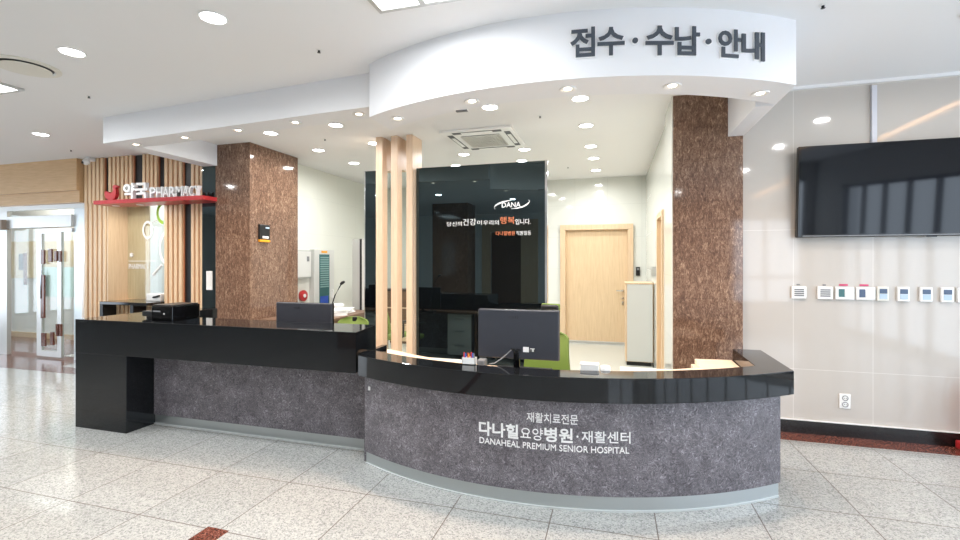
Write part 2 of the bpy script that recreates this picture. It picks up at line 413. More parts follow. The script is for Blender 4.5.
struct('soffit_left_return', box(-5.329, -5.10, 3.962, 4.97, 2.82, ZC), M['soffit'])

# doors of the office
def door_frame_back():
    d = struct('door_1', box(-.87, .25, 8.93, 8.97, .02, 2.13, bev=.003), M['oak_door'])
    bm = bmesh.new(); bx(bm, -.97, -.87, 8.84, 8.99, 0, 2.13, bev=.004); bx(bm, .25, .35, 8.84, 8.99, 0, 2.13, bev=.004); bx(bm, -.97, .35, 8.84, 8.99, 2.13, 2.23, bev=.004)
    obj('door_frame', bm, M['oak'], d)
    obj('threshold', box(-.87, .25, 8.86, 8.93, 0.0, .05, bev=.004), M['steel_lt'], d)
    bm = bmesh.new(); cyl(bm, (.17, 8.93, 1.0), .026, -.02, 'y'); tube(bm, [(.17, 8.92, 1.0), (.17, 8.87, 1.0), (.05, 8.87, 1.0)], .009)
    h = obj('lever_handle', bm, M['chrome'], d, True)
    bm = bmesh.new(); cyl(bm, (.17, 8.93, .86), .022, -.015, 'y'); obj('lock', bm, M['chrome'], d)
    bm = bmesh.new(); bx(bm, .15, .19, 8.905, 8.93, .74, .80, bev=.004); obj('lock_plate', bm, M['chrome'], d)
door_frame_back()
d2 = struct('door_2', box(.60, .64, 5.89, 6.44, .01, 2.08), M['oak_door'])
bm = bmesh.new(); bx(bm, .545, .70, 5.83, 5.89, 0, 2.08, bev=.003); bx(bm, .545, .70, 6.44, 6.50, 0, 2.08, bev=.003); bx(bm, .545, .70, 5.83, 6.50, 2.08, 2.15, bev=.003)
obj('door_frame', bm, M['oak'], d2)
kp = thing('door_keypad', 'small black card reader on the white tiled wall beside the oak door', 'keypad', (.43, 8.9, 1.36))
obj('housing', box(.395, .465, 8.87, 8.9, 1.28, 1.44, bev=.006), M['black'], kp); obj('display', box(.41, .45, 8.867, 8.872, 1.38, 1.42), M['mid_grey'], kp)

# ------------------------------------------------------------------ pharmacy front with slats
PY = 5.1
struct('wall_pharmacy_upper', box(-7.80, -5.13, PY+.035, PY+.1, 2.40, ZC), M['black'])
struct('wall_pharmacy_side', box(-7.80, -7.292, PY+.035, PY+.1, 0, 2.40), M['slat_gap'])
struct('wall_pharmacy_right', box(-6.17, -5.13, PY+.035, PY+.1, 0, 2.40), M['black'])
struct('wall_pharmacy_low', box(-7.27, -6.17, PY+.035, PY+.1, 0, .92), M['slat_gap'])
bm = bmesh.new(); bx(bm, -7.29, -7.27, PY, 5.42, .92, 2.42); bx(bm, -7.27, -6.15, PY+.03, 5.42, 2.40, 2.42); bx(bm, -7.27, -6.15, PY+.03, 5.42, .90, .92)
bx(bm, -6.165, -6.15, PY+.1, 5.42, .92, 2.40); bx(bm, -7.29, on_y(149, 262, 5.40).x, 5.40, 5.42, .92, 2.42)
struct('wall_niche', bm, M['oak'])
struct('wall_pharmacy_room', box(-6.62, -5.6, 7.2, 7.3, 0, ZC), M['beige'])
struct('wall_pharmacy_room_side', box(-7.8, -7.7, 5.2, 7.2, 0, ZC), M['paint'])
def group_px(a, b): return on_y(a, 262, PY).x, on_y(b, 262, PY).x
sp = thing('slatted_wall_cladding', 'pale vertical wooden slats covering the pharmacy front', 'wall cladding', (-6.5, PY+.03, 0))
def slats(a, b, z0, z1, n):
    x0, x1 = group_px(a, b); w = (x1-x0)/n
    if z1 > 2.4: pass
    k = box(x0, x1, PY+.022, PY+.034, z0, z1); obj('backing_strip', k, M['slat_gap'], sp)
    for i in range(n):
        xx = x0+i*w
        obj('slat', box(xx+w*.20, xx+w*.80, PY-.008, PY+.024, z0, z1, bev=.002, seg=1), M['slat'], sp)
slats(84, 104, 2.42, ZC-.002, 5); slats(108, 133, 2.42, ZC-.002, 6); slats(142, 158, 2.42, ZC-.002, 4); slats(163.8, 183, 2.42, ZC-.002, 4); slats(190.5, 204, 2.42, ZC-.002, 3)
slats(84, 107, 0, 2.42, 5); slats(163.8, 183, 0, 2.42, 4); slats(190.5, 204, 0, 2.42, 3); slats(112, 163.8, 0, .90, 12)
x0, x1 = group_px(204, 216)
struct('trim_3', box(x0, -5.131, PY-.03, PY+.034, 0, ZC), M['black_glass'])
pl = thing('wall_switch', 'tall white switch plate on the narrow black strip beside the brown column', 'switch', (-5.34, PY-.03, 1.36))
a = on_y(207, 271, PY-.03); b = on_y(213, 290, PY-.03)
obj('plate', box(a.x, b.x, PY-.045, PY-.031, b.z, a.z, bev=.004), M['white'], pl)
obj('rocker', box(a.x+.03, b.x-.03, PY-.049, PY-.044, b.z+.05, a.z-.05, bev=.002), M['white'], pl)

# niche glass with its printed graphics
ng = thing('pharmacy_window', 'clear pharmacy counter window with white circles and lettering', 'window', (-6.7, 5.39, .94))
obj('glass_pane', box(-7.26, -6.18, 5.386, 5.394, .97, 2.38), M['glass'], ng)
GY = 5.384
def gpt(px, py): p = on_y(px, py, GY); return p.x, p.z
def ring_y(bm, cx, cz, r0, r1, y0, y1, n=40, a0=0, a1=2*pi, ez=1):
    full = abs(a1-a0-2*pi) < 1e-6; m = n if full else n+1
    A = []
    for i in range(m):
        a = a0+(a1-a0)*i/n
        A.append([bm.verts.new((cx+r*cos(a), y, cz+r*ez*sin(a))) for r, y in ((r0, y0), (r1, y0), (r1, y1), (r0, y1))])
    for i in range(n):
        p, q = A[i], A[(i+1) % m]
        for k in range(4): bm.faces.new((p[k], p[(k+1) % 4], q[(k+1) % 4], q[k]))
    if not full: bm.faces.new(A[0]); bm.faces.new(A[-1][::-1])
    bmesh.ops.recalc_face_normals(bm, faces=bm.faces[:])
bm = bmesh.new(); cx, cz = gpt(147.8, 230); ring_y(bm, cx, cz, .075, .105, GY-.004, GY, ez=1.35); tube(bm, [(cx+.08, GY-.002, cz+.11), (gpt(158, 220)[0], GY-.002, gpt(158, 220)[1])], .010)
obj('white_circle', bm, M['white_text'], ng, label='white outlined circle printed on the glass')
bm = bmesh.new(); cx, cz = gpt(163.5, 213); ring_y(bm, cx, cz, .095, .135, GY-.004, GY, ez=1.25, a0=pi*.55, a1=pi*1.5); obj('green_circle', bm, M['lime'], ng, label='lime green part circle printed on the glass')
bm = bmesh.new(); cx, cz = gpt(166, 248); ring_y(bm, cx, cz, .10, .13, GY-.004, GY, ez=1.9, a0=pi*.5, a1=pi*1.5); a = gpt(162, 265); b = gpt(153, 275); tube(bm, [(a[0], GY-.002, a[1]), (b[0], GY-.002, b[1])], .016)
obj('white_curve', bm, M['white_text'], ng)
bm = bmesh.new(); cx, cz = gpt(131.5, 255)
for k in range(3):
    a = k*pi/3+pi/2; tube(bm, [(cx-.035*cos(a), GY-.002, cz-.035*sin(a)), (cx+.035*cos(a), GY-.002, cz+.035*sin(a))], .009, 6)
obj('asterisk', bm, M['white_text'], ng)
a = gpt(129, 269.5); b = gpt(149, 263.8)
obj('lettering', text_flat_y('PHARMACY', a[0], b[0], a[1]+.01, b[1], GY, .004), M['white_text'], ng)
a = gpt(129, 261.8); b = gpt(156, 260.8); obj('rule_line', box(a[0], b[0], GY-.003, GY, b[1]-.008, b[1]), M['white_text'], ng)
# niche counter
nc = thing('pharmacy_counter_shelf', 'narrow black shelf in front of the pharmacy window', 'shelf', (-6.7, 4.95, .9))
obj('shelf_board', box(-7.06, -6.16, 4.84, 5.38, .925, .965, bev=.003), M['black_stone'], nc)
for px in (108.5, 138.5):
    q = on_y(px, 305, 5.0); obj('bracket', box(q.x-.03, q.x+.03, 4.90, 5.09, .70, .925), M['black'], nc)
wb = thing('white_counter_device', 'small white box with a black handset on the pharmacy shelf', 'box', (-6.3, 5.2, .966))
a = on_y(149.5, 297, 5.15); b = on_y(163.5, 288, 5.15)
obj('body', box(a.x, b.x, 5.10, 5.3, .966, 1.07, bev=.008), M['white'], wb)
obj('handset', T([(a.x+.14, 5.095, 1.02), (a.x+.20, 5.085, 1.03), (a.x+.26, 5.09, 1.045)], .014), M['black'], wb, True)

# red shelf and the raised sign letters
SHF = 4.75
sh = thing('red_sign_shelf', 'long glossy red shelf projecting above the pharmacy window', 'shelf', (-6.1, 4.9, 2.33))
x0 = on_y(93.4, 203, SHF).x; x1 = on_y(203, 195, SHF).x
obj('board', pr([(x0, SHF), (x1, SHF), (x1+.0, PY-.01), (x0+.0, PY-.01)], 2.34, 2.395, bev=.004), M['red'], sh)
for px in (128, 160):
    q = on_z(px, 207, 2.34); bm = CY((q.x, 4.93, 2.333), .045, .008); obj('under_light', bm, M['white'], sh); area_light('lamp', (q.x+6.1, .03, -.002), (0, 0, 0), .08, 3.5, (1, .95, .88), 'DISK', parent=sh)
ps = thing('pharmacy_sign', 'raised white pharmacy lettering standing on the red shelf', 'sign', (-6, 4.8, 2.395))
LY = 4.84
def std(ch, pa, pb, ptop, pbot, bold, name='letter', m='white_text', dp=.05):
    yf = LY-dp; a = on_y(pa, pbot, yf); b = on_y(pb, ptop, yf); h = b.z-on_y(pb, pbot, yf).z
    z0 = 2.396
    obj(name, text_bm(ch, bold, lambda u, d, v: (a.x+u*(b.x-a.x), LY-d*dp, z0+v*h)), [M[m]], ps)
std('약', 123, 134.5, 183, 199.5, .03); std('국', 134.8, 147, 182.3, 198.5, .03)
wd = [49.5, 56, 62.5, 69, 75.5, 82.5, 88.6, 94.2, 199.5-100]
for i, ch in enumerate('PHARMACY'): std(ch, 100+wd[i], 100+wd[i+1]-.6, 185.6-i*.25, 196.8-i*.35, .009)
bm = bmesh.new()
def bpt(px, py): p = on_y(px, py, LY-.05); return p.x, p.z+.012
out = [bpt(*q) for q in [(104, 194), (104.5, 192), (108, 192.6), (110, 194.5), (112.5, 192.5), (113, 189.5), (112, 187.5), (114, 185.5), (116.3, 186), (117.2, 187.7), (115.3, 188.5), (115.5, 191), (115.8, 195), (114.5, 199), (112, 201), (107.5, 200.6), (105, 198)]]
extr(bm, out, 'y', LY-.05, LY, bev=.004); obj('bird_emblem', bm, M['red'], ps, label='red bird shaped emblem')

# entrance header, glass door and the passage behind
struct('trim_4', box(-13, -7.80, 5.02, 5.30, 2.62, ZC), M['oak_h'])
struct('trim_5', box(-13, -7.80, 5.06, 5.30, 2.44, 2.62), M['oak_h'])
EY = 5.2
dr = struct('door_3', box(-13, -7.80, EY-.03, EY+.03, 2.37, 2.44), M['steel_lt'])
e = lambda px, py: on_y(px, py, EY)
def frame_part(name, x0, x1, z0, z1, m, y0=EY-.03, y1=EY+.03): return obj(name, box(x0, x1, y0, y1, z0, z1, bev=.003), m, dr)
xa = e(0, 262).x; xb = e(10, 262).x; xc = e(41, 262).x; xd = e(46, 262).x; xe = e(61.5, 262).x; xf = e(65.5, 262).x; xg = e(76, 262).x; xh = -7.80
frame_part('jamb', xa-.02, xb-.02, 0, 2.37, M['steel_lt']); frame_part('jamb', xg, xh, 0, 2.37, M['steel'])
frame_part('jamb', -11, -10.8, 0, 2.37, M['steel'])
frame_part('door_operator', xb, xg, 2.08, 2.27, M['steel_lt'], EY-.07, EY+.07)
frame_part('transom_glass', xb, xg, 2.27, 2.37, M['glass'], EY-.005, EY+.005)
frame_part('side_glass', xb, xc-.02, .05, 2.08, M['glass'], EY+.02, EY+.03)
lf = frame_part('door_leaf', xc, xd, .03, 2.06, M['steel_lt'], EY-.06, EY-.02)
bm = bmesh.new(); bx(bm, xe, xf, EY-.06, EY-.02, .03, 2.06); bx(bm, xd, xe, EY-.06, EY-.02, 1.98, 2.06); bx(bm, xd, xe, EY-.06, EY-.02, .03, .12); bx(bm, xf, xg, EY-.06, EY-.02, 2.0, 2.06)
obj('leaf_frame', bm, M['steel_lt'], dr)
frame_part('leaf_glass', xd, xe, .12, 1.98, M['glass'], EY-.045, EY-.035)
frame_part('fixed_glass', xf, xg, .05, 2.0, M['glass'], EY-.045, EY-.035)
frame_part('frosted_band', xd, xe, .98, 1.45, M['frost'], EY-.034, EY-.032); frame_part('frosted_band', xf, xg, .98, 1.45, M['frost'], EY-.034, EY-.032)
for (pa, pb, ya, yb) in ((41.5, 45, 250, 264), (49, 52.5, 249, 262), (55, 57.5, 251, 261), (59.5, 61.5, 251, 262), (41.5, 45, 275, 318), (42, 46, 333, 346), (51, 54, 332, 345), (56.5, 58.5, 324, 336), (60, 62, 324, 336)):
    a = on_y(pa, yb, EY-.07); b = on_y(pb, ya, EY-.07)
    frame_part('wooden_handle', a.x, b.x, a.z, b.z, M['brown_granite'], EY-.085, EY-.06)
bm = bmesh.new(); tube(bm, [(xd+.03, EY-.09, .95), (xd+.03, EY-.09, 1.40)], .008); obj('handle_rod', bm, M['chrome'], dr, True)
obj('sensor_box', box(xa+.02, xb+.05, EY-.14, EY-.03, 2.06, 2.22, bev=.01), mat('taupe_plastic', lin(150, 136, 124), .5), dr)
struct('wall_passage', box(-13, -7.8, 6.5, 6.6, 0, ZC), M['paint'])
struct('trim_6', box(-13, -7.8, 6.47, 6.5, 0, .10), M['oak'])
struct('trim_7', box(-13, -7.8, 6.48, 6.5, 1.20, 1.95), M['beige'])
nb = thing('passage_notice', 'dark notice panel on the passage wall behind the glass door', 'notice', (-9.9, 6.47, 1.5))
a = on_y(19, 270, 6.46); b = on_y(25, 254, 6.46); obj('panel', box(a.x, b.x, 6.455, 6.48, a.z, b.z), M['black'], nb)
a = on_y(24, 285, 6.46); b = on_y(25.6, 253, 6.46); obj('edge_strip', box(a.x, b.x, 6.45, 6.48, a.z, b.z), M['brown_granite'], nb)
fp = struct('floor_passage', box(-13, -7.8, 4.80, 6.5, -.002, .0012), M['brown_granite'])
struct('floor_mat', box(-8.6, -7.8, 5.35, 6.2, 0, .003), M['lt_grey'])

po = tag(obj('leaning_pole', T([tuple(on_y(81.2, 322, 4.93)-Vector((0, 0, .68))), tuple(on_y(84.6, 262, 5.0))], [.022, .008]), M['white']), 'thin white pole leaning against the slats by the glass entrance', 'pole')

# ------------------------------------------------------------------ left straight reception desk
LX0, LX1, LY0 = -4.80, -1.862, 3.08
dk = thing('reception_desk', 'straight black topped reception desk with charcoal front on the left', 'desk', (-3.4, 3.3, 0))
obj('countertop', pr([(LX0, LY0), (LX1, LY0), (LX1-.065, 3.50), (-4.36, 3.50), (-4.36, 4.25), (LX0, 4.25)], .69, 1.0, bev=.003), M['black_stone'], dk)
obj('end_leg', box(LX0, -4.17, LY0, 3.50, 0, .69, bev=.002), M['black_stone'], dk)
obj('front_panel', box(-4.17, -1.90, 3.34, 3.40, .092, .69), M['fibre'], dk)
bm = box(-4.17, -1.90, 3.352, 3.40, .004, .092); obj('plinth', bm, M['steel'], dk)
obj('plinth_highlight', box(-4.17, -1.90, 3.34, 3.352, 0, .010), M['highlight'], dk)  # white highlight at the plinth foot, put in as a pale strip
obj('end_panel', box(-1.90, LX1, 3.345, 3.50, 0, .69), M['fibre'], dk)
obj('work_surface', box(-4.36, -2.06, 3.501, 3.72, .71, .745, bev=.003), M['desk_brown'], dk)
obj('wing_panel', box(-4.40, -4.36, 3.55, 4.25, 0, .69), M['desk_brown'], dk)
obj('wing_panel', box(LX0, LX0+.04, 3.5, 4.25, 0, .69), M['black_stone'], dk)
obj('side_panel', box(-2.09, -2.06, 3.56, 3.71, 0, .71), M['desk_brown'], dk)
for x in (-2.35, -3.95):
    dw = obj('drawer_unit', box(x-.2, x+.2, 3.42, 3.68, .05, .70, bev=.004), M['lt_grey'], dk)
    for z in (.10, .32, .52): obj('drawer_handle', box(x-.07, x+.07, 3.68, 3.695, z+.10, z+.115), M['steel'], dw)

# ------------------------------------------------------------------ curved reception desk
CX, CY_, = -.63, 5.60
cdk = thing('curved_reception_desk', 'curved charcoal reception desk with a black stone ledge', 'desk', (-.4, 3.2, 0))
RO, RI = 2.825, 2.63
pts = xarc(CX, CY_, RO, -1.815, 1.10, 60) + [(1.112, 4.09), (.912, 4.09)] + xarc(CX, CY_, RI, -1.80, .905, 60)[::-1]
obj('ledge', pr(pts, .69, .84, bev=.003), M['black_stone'], cdk, 'side')
pts = xarc(CX, CY_, 2.74, -1.812, 1.045, 60) + [(1.045, 4.05), (.96, 4.05)] + xarc(CX, CY_, 2.67, -1.80, .96, 60)[::-1]
obj('front_panel', pr(pts, .095, .69), M['fibre'], cdk, 'side')
pts = xarc(CX, CY_, 2.728, -1.806, 1.036, 60) + xarc(CX, CY_, 2.68, -1.80, .99, 60)[::-1]
obj('plinth', pr(pts, .004, .095), M['steel'], cdk, 'side')
pts = xarc(CX, CY_, 2.738, -1.812, 1.036, 60) + xarc(CX, CY_, 2.728, -1.80, 1.036, 60)[::-1]
obj('plinth_highlight', pr(pts, 0, .010), M['highlight'], cdk, 'side')  # reflection along the curved plinth foot, modelled as a pale strip
pts = xarc(CX, CY_, 2.655, -1.79, .90, 50) + [(.905, 4.09), (.63, 4.06)] + xarc(CX, CY_, 2.24, -1.79, .62, 50)[::-1] + [(-1.90, 3.74), (-2.04, 3.74), (-2.04, 3.54), (-1.80, 3.54)]
obj('work_surface', pr(pts, .712, .75, bev=.003), M['desk_wood'], cdk, 'side')
obj('junction_strip', box(-1.858, -1.816, 3.12, 3.49, .69, .838), M['black_stone'], cdk)
obj('left_side_panel', box(-1.84, -1.812, 3.165, 3.62, 0, .688), M['fibre'], cdk)
obj('support_panel', box(-1.78, -1.75, 3.15, 3.62, .004, .71), M['desk_wood'], cdk)
obj('support_panel', box(.60, .64, 3.55, 4.04, .004, .71), M['desk_wood'], cdk)
for x in (-1.35, .25):
    y = 3.32 if x < 0 else 3.42
    dw = obj('drawer_unit', box(x-.2, x+.2, y, y+.42, .05, .70, bev=.004), M['lt_grey'], cdk)
    for z in (.10, .32, .52): obj('drawer_handle', box(x-.07, x+.07, y+.42, y+.435, z+.10, z+.115), M['steel'], dw)
a, z = on_cyl(369, 388.5, CX, CY_, 2.745)
bm = bmesh.new(); p = (CX+2.74*sin(a), CY_-2.74*cos(a)); bx(bm, p[0]-.009, p[0]+.009, p[1]-.008, p[1]+.006, z-.014, z+.014, bev=.002)
obj('wall_tag', bm, M['white'], cdk, label='small white rectangular tag')
def desk_text(s, pa, pb, yc, hpx, bold, name='lettering'):
    R = 2.74; a0, _ = on_cyl(pa, yc, CX, CY_, R); a1, _ = on_cyl(pb, yc, CX, CY_, R)
    am, zt = on_cyl((pa+pb)/2, yc-hpx/2, CX, CY_, R); am, zb = on_cyl((pa+pb)/2, yc+hpx/2, CX, CY_, R)
    obj(name, text_cyl(s, a0, a1, zb, zt, CX, CY_, R, .006, bold), M['white_text'], cdk)
k = 5.647
desk_text('재활치료전문', 470+320/k, 470+610/k, 400+104/k, 56/k, .004)
desk_text('다나힐', 470+52/k, 470+273/k, 400+168/k, 80/k, .022)
desk_text('요양', 470+285/k, 470+412/k, 400+190/k, 68/k, .0)
desk_text('병원', 470+420/k, 470+580/k, 400+198/k, 82/k, .022)
desk_text('·', 470+601/k, 470+612/k, 400+206/k, 11/k, .0)
desk_text('재활센터', 470+630/k, 470+905/k, 400+210/k, 66/k, .004)
desk_text('DANAHEAL PREMIUM SENIOR HOSPITAL', 470+55/k, 470+898/k, 400+268/k, 35/k, .0)

# soffit sign
sg = thing('soffit_sign', 'large dark grey raised Korean lettering on the curved white soffit', 'sign', (.4, 3.0, 2.75))
k = 4.364
for ch, x0, x1, y0, y1, b in (('접', 45, 152, 38, 165, .02), ('수', 162, 280, 36, 158, .022), ('·', 313, 338, 82, 106, 0), ('수', 370, 492, 30, 158, .022), ('납', 497, 605, 32, 158, .022), ('·', 630, 655, 87, 110, 0), ('안', 685, 782, 45, 168, .022), ('내', 786, 885, 55, 180, .022)):
    a0, _ = on_cyl(560+x0/k, 45, SX, SY, SR); a1, _ = on_cyl(560+x1/k, 45, SX, SY, SR)
    _, zt = on_cyl(560+(x0+x1)/2/k, 20+y0/k, SX, SY, SR); _, zb = on_cyl(560+(x0+x1)/2/k, 20+y1/k, SX, SY, SR)
    L = obj('letter', text_cyl(ch, a0, a1, zb, zt, SX, SY, SR+.010, .008, b), M['dark_text'], sg)
    g = .0022; obj('letter_edge', text_cyl(ch, a0-g, a1+g, zb-.006, zt+.006, SX, SY, SR, .010, b+.008 if b else 0), M['white_text'], L)

# ------------------------------------------------------------------ black glass partition with posts
GP = 5.32
gp = thing('black_glass_partition', 'tall black glass partition with white logo and slogan behind the desks', 'partition', (-2, GP, 0))
zt = 2.70
obj('glass_panel', box(-2.36, on_y(545, 200, GP).x, GP, GP+.07, .004, zt, bev=.002), M['black_glass'], gp)
obj('glass_panel', box(on_y(365.5, 200, GP).x, -2.90, GP, GP+.07, .004, zt, bev=.002), M['black_glass'], gp)
xr = on_y(545, 200, GP).x
obj('edge_profile', box(xr, xr+.025, GP-.004, GP+.09, .004, zt+.005), M['chrome'], gp)
xl = on_y(365.5, 200, GP).x
obj('edge_profile', box(xl-.012, xl, GP-.004, GP+.09, .004, zt+.005), M['chrome'], gp)
posts = [(-2.955, -2.83), (-2.70, -2.575), (-2.445, -2.365)]
posts = [(on_y(375.8, 200, 5.22).x, on_y(382.3, 200, 5.22).x), (on_y(391, 200, 5.22).x, on_y(397.3, 200, 5.22).x), (on_y(406.3, 200, 5.22).x, on_y(412.3, 200, 5.22).x)]
for i, (a, b) in enumerate(posts):
    pts_ = [(5.22, .004), (5.358, .004), (5.358, zt+.002), (5.52, zt+.002), (5.52, ZC-.002), (5.22, ZC-.002)]
    bm = bmesh.new(); extr(bm, pts_, 'x', a, b, bev=.003); obj('wooden_post', bm, M['oak_post'], gp)
for i in range(2):
    obj('glass_strip', box(posts[i][1]+.001, posts[i+1][0]-.001, 5.36, 5.368, .004, zt), M['glass'], gp, label='clear glass strip between the wooden posts')  # see-through clear glass closing the gap between posts
TY = GP-.0005
def panel_text(s, pa, pb, ya, yb, m, bold=0):
    a = on_y(pa, (ya+yb)/2, TY); b = on_y(pb, (ya+yb)/2, TY); mx = (pa+pb)/2
    obj('lettering', text_flat_y(s, a.x, b.x, on_y(mx, yb, TY).z, on_y(mx, ya, TY).z, TY, .004, bold), M[m], gp)
k = 6.75; P = lambda x: 430+x/k; Q = lambda y: 180+y/k
panel_text('DANA', P(485), P(612), Q(150), Q(184), 'white_text', .01)
for s, x0, x1, y0, y1, m in (('당신의', 115, 215, 282, 312, 'white_text'), ('건강', 222, 312, 262, 306, 'white_text'), ('이', 318, 350, 272, 304, 'white_text'), ('우리의', 360, 465, 272, 304, 'white_text'), ('행복', 472, 572, 248, 296, 'orange'), ('입니다.', 576, 680, 262, 300, 'white_text')):
    panel_text(s, P(x0), P(x1), Q(y0), Q(y1), m)
panel_text('다나힐병원', P(445), P(572), Q(346), Q(374), 'orange'); panel_text('직원일동', P(582), P(682), Q(343), Q(372), 'white_text')
def swoosh(pts, w):
    bm = bmesh.new(); n = len(pts); prev = None; vs = []
    for i, (x, y) in enumerate(pts):
        p = on_y(P(x), Q(y), TY); t = w*sin(pi*(i+.35)/(n-1+.7))
        vs.append([bm.verts.new((p.x, TY-d, p.z+s)) for d, s in ((0, -t), (.004, -t), (.004, t), (0, t))])
    for a, b in zip(vs, vs[1:]):
        for q in range(4): bm.faces.new((a[q], a[(q+1) % 4], b[(q+1) % 4], b[q]))
    bm.faces.new(vs[0]); bm.faces.new(vs[-1][::-1]); bmesh.ops.recalc_face_normals(bm, faces=bm.faces[:]); return bm
obj('logo_swoosh', swoosh([(440, 198), (434, 185), (442, 172), (462, 160), (490, 149), (520, 142), (548, 138)], .010), M['white_text'], gp)
obj('logo_swoosh', swoosh([(548, 194), (590, 190), (625, 181), (650, 168), (666, 155), (674, 143), (664, 134)], .010), M['white_text'], gp)

# ------------------------------------------------------------------ ceiling fittings
def downlight(name, label, cat, r, mlens, w, color, loc, group, spread):
    t = thing(name, label, cat, loc, group); x, y, z = loc
    if r < .05:
        bm = bmesh.new(); lathe(bm, [(r*.62, -.001), (r*1.3, -.001), (r*1.34, -.004), (r*1.26, -.009), (r*1.12, -.009), (r*.62, -.001)], loc, 32); obj('trim_ring', bm, M['white'], t, True)
        obj('lens', CY((x, y, z-.004), r*.60, .003), mlens, t)
        area_light('lamp', (0, 0, -.006), (0, 0, 0), r*1.1, w, color, 'DISK', spread=150, parent=t)
        return t
    bm = bmesh.new(); lathe(bm, [(r, -.001), (r*1.14, -.002), (r*1.2, -.006), (r*1.14, -.011), (r*1.02, -.009), (r*.98, -.001)], loc, 40)
    obj('trim_ring', bm, M['white'], t, True)
    obj('lens', CY((x, y, z-.006), r*.99, .005), mlens, t)
    area_light('lamp', (0, 0, -.014), (0, 0, 0), r*1.8, w, color, 'DISK', spread=spread, parent=t)
    return t
G = 'round white downlights in the ceiling'
dl = [((-2.465, 2.37), 'large round lit downlight at the top of the lobby ceiling, right of the vent'),
      ((-3.88, 2.467), 'large round lit downlight in the lobby ceiling beside the round air vent'),
      ((-6.745, 3.951), 'round lit downlight in the lobby ceiling above the wooden slats, leftmost small one'),
      ((-3.05, 4.62), 'lit downlight nearest the straight soffit, right of its pair'),
      ((-4.0, 4.69), 'lit downlight nearest the straight soffit, right of the brown column top'),
      ((-3.97, 5.59), 'lit downlight over the office left side, second row behind the straight soffit'),
      ((-3.95, 6.48), 'lit downlight over the office left side, farthest back of the left row'),
      ((-3.03, 5.47), 'lit downlight partly hidden beside the top of the first wooden post'),
      ((-1.2, 4.52), 'lit downlight just behind the curved soffit, in front of the air conditioner'),
      ((-.305, 4.515), 'lit downlight nearest the curved soffit in the row leading to the oak door'),
      ((-.30, 5.43), 'second lit downlight of the row leading to the oak door'),
      ((-.295, 6.42), 'third lit downlight of the row leading to the oak door'),
      ((-.285, 7.18), 'fourth lit downlight of the row leading to the oak door'),
      ((-.285, 8.12), 'lit downlight nearest the oak door, farthest of its row'),
      ((-2.09, 6.39), 'lit downlight behind the left end of the air conditioner'),
      ((-1.19, 6.35), 'lit downlight behind the right end of the air conditioner'),
      ((-2.46, 7.1), 'lit downlight showing just above the top of the black glass, left one'),
      ((-1.36, 7.05), 'lit downlight showing just above the top right of the black glass'),
      ((2.2, 3.64), 'lit lobby downlight above the television, out of frame but mirrored in the tiles'),
      ((2.15, 2.45), 'lit lobby downlight in front of the television wall, second from it'),
      ((2.15, .75), 'lit lobby downlight third from the television wall'),
      ((-5.3, .9), 'added unseen lobby downlight left of the viewer'), ((-3.9, .6), 'added unseen lobby downlight near left of the viewer'),  # unseen downlights from here on are added for general lobby light
      ((.6, .6), 'added unseen lobby downlight over the viewer, right side'), ((-2.4, -.6), 'added unseen lobby downlight behind the viewer, left'),
      ((1.4, -1.8), 'added unseen lobby downlight behind the viewer, right'), ((-9.2, 3.0), 'added unseen lobby downlight in front of the glass entrance'), ((-7.6, 2.2), 'added unseen lobby downlight far left of the viewer'), ((-6.6, -.4), 'added unseen lobby downlight far left behind the viewer')]  # the entrance one is added to lighten the left side
first = None
for (x, y), lb in dl:
    if first is None: first = downlight('ceiling_downlight', lb, 'downlight', .073, M['lens'], DOWN_W, (1, .99, .975), (x, y, ZC), G, 170)
    else: dup(first, (x, y, ZC), lb)
first = None
for nm, lst, z in (('straight', [(-5.024, 3.82), (-4.26, 3.745), (-3.52, 3.68), (-2.82, 3.625), (-2.13, 3.575)], 2.82), ('curved', [(-1.66, 3.37), (-.97, 3.155), (-.29, 3.105), (.37, 3.24), (.96, 3.55)], 2.68)):
    for i, (x, y) in enumerate(lst):
        lb = '%s small warm spotlight from the left under the %s white soffit' % (('leftmost', 'second', 'middle', 'fourth', 'rightmost')[i], nm)
        if first is None: first = downlight('soffit_spotlight', lb, 'spotlight', .042, M['lens_warm'], SPOT_W, (1, .70, .50), (x, y, z), 'small warm spotlights under the soffits', 120)
        else: dup(first, (x, y, z), lb)
def troffer(label, x0, x1, y0, y1):
    t = thing('troffer_light', label, 'ceiling light', ((x0+x1)/2, (y0+y1)/2, ZC), 'square recessed lobby lights')
    bm = bmesh.new(); w = .03
    bx(bm, x0, x1, y0, y0+w, ZC-.02, ZC); bx(bm, x0, x1, y1-w, y1, ZC-.02, ZC); bx(bm, x0, x0+w, y0+w, y1-w, ZC-.02, ZC); bx(bm, x1-w, x1, y0+w, y1-w, ZC-.02, ZC)
    xm = (x0+x1)/2; bx(bm, xm-.02, xm+.02, y0+w, y1-w, ZC-.02, ZC)
    obj('housing', bm, M['steel_lt'], t)
    for a, b in ((x0+w, xm-.02), (xm+.02, x1-w)):
        obj('diffuser', box(a+.01, b-.01, y0+w, y1-w, ZC-.006, ZC-.001), M['led_w'], t)
    area_light('lamp', (0, 0, -.025), (0, 0, 0), (x1-x0)-.08, TROF_W, (.95, .98, 1), size_y=(y1-y0)-.08, parent=t)
troffer('bright rectangular recessed light cut by the top edge of the picture', -1.40, -.80, 1.45, 2.60)
troffer('bright recessed light cut by the left edge, below the round vent', -5.72, -5.13, 1.75, 2.88)
led = thing('led_strip_light', 'long warm orange light strip on the lobby ceiling mirrored in the tiles', 'ceiling light', (3.24, 1, ZC))
obj('strip', box(3.215, 3.265, -3.0, 3.95, ZC-.012, ZC-.001), M['led'], led)
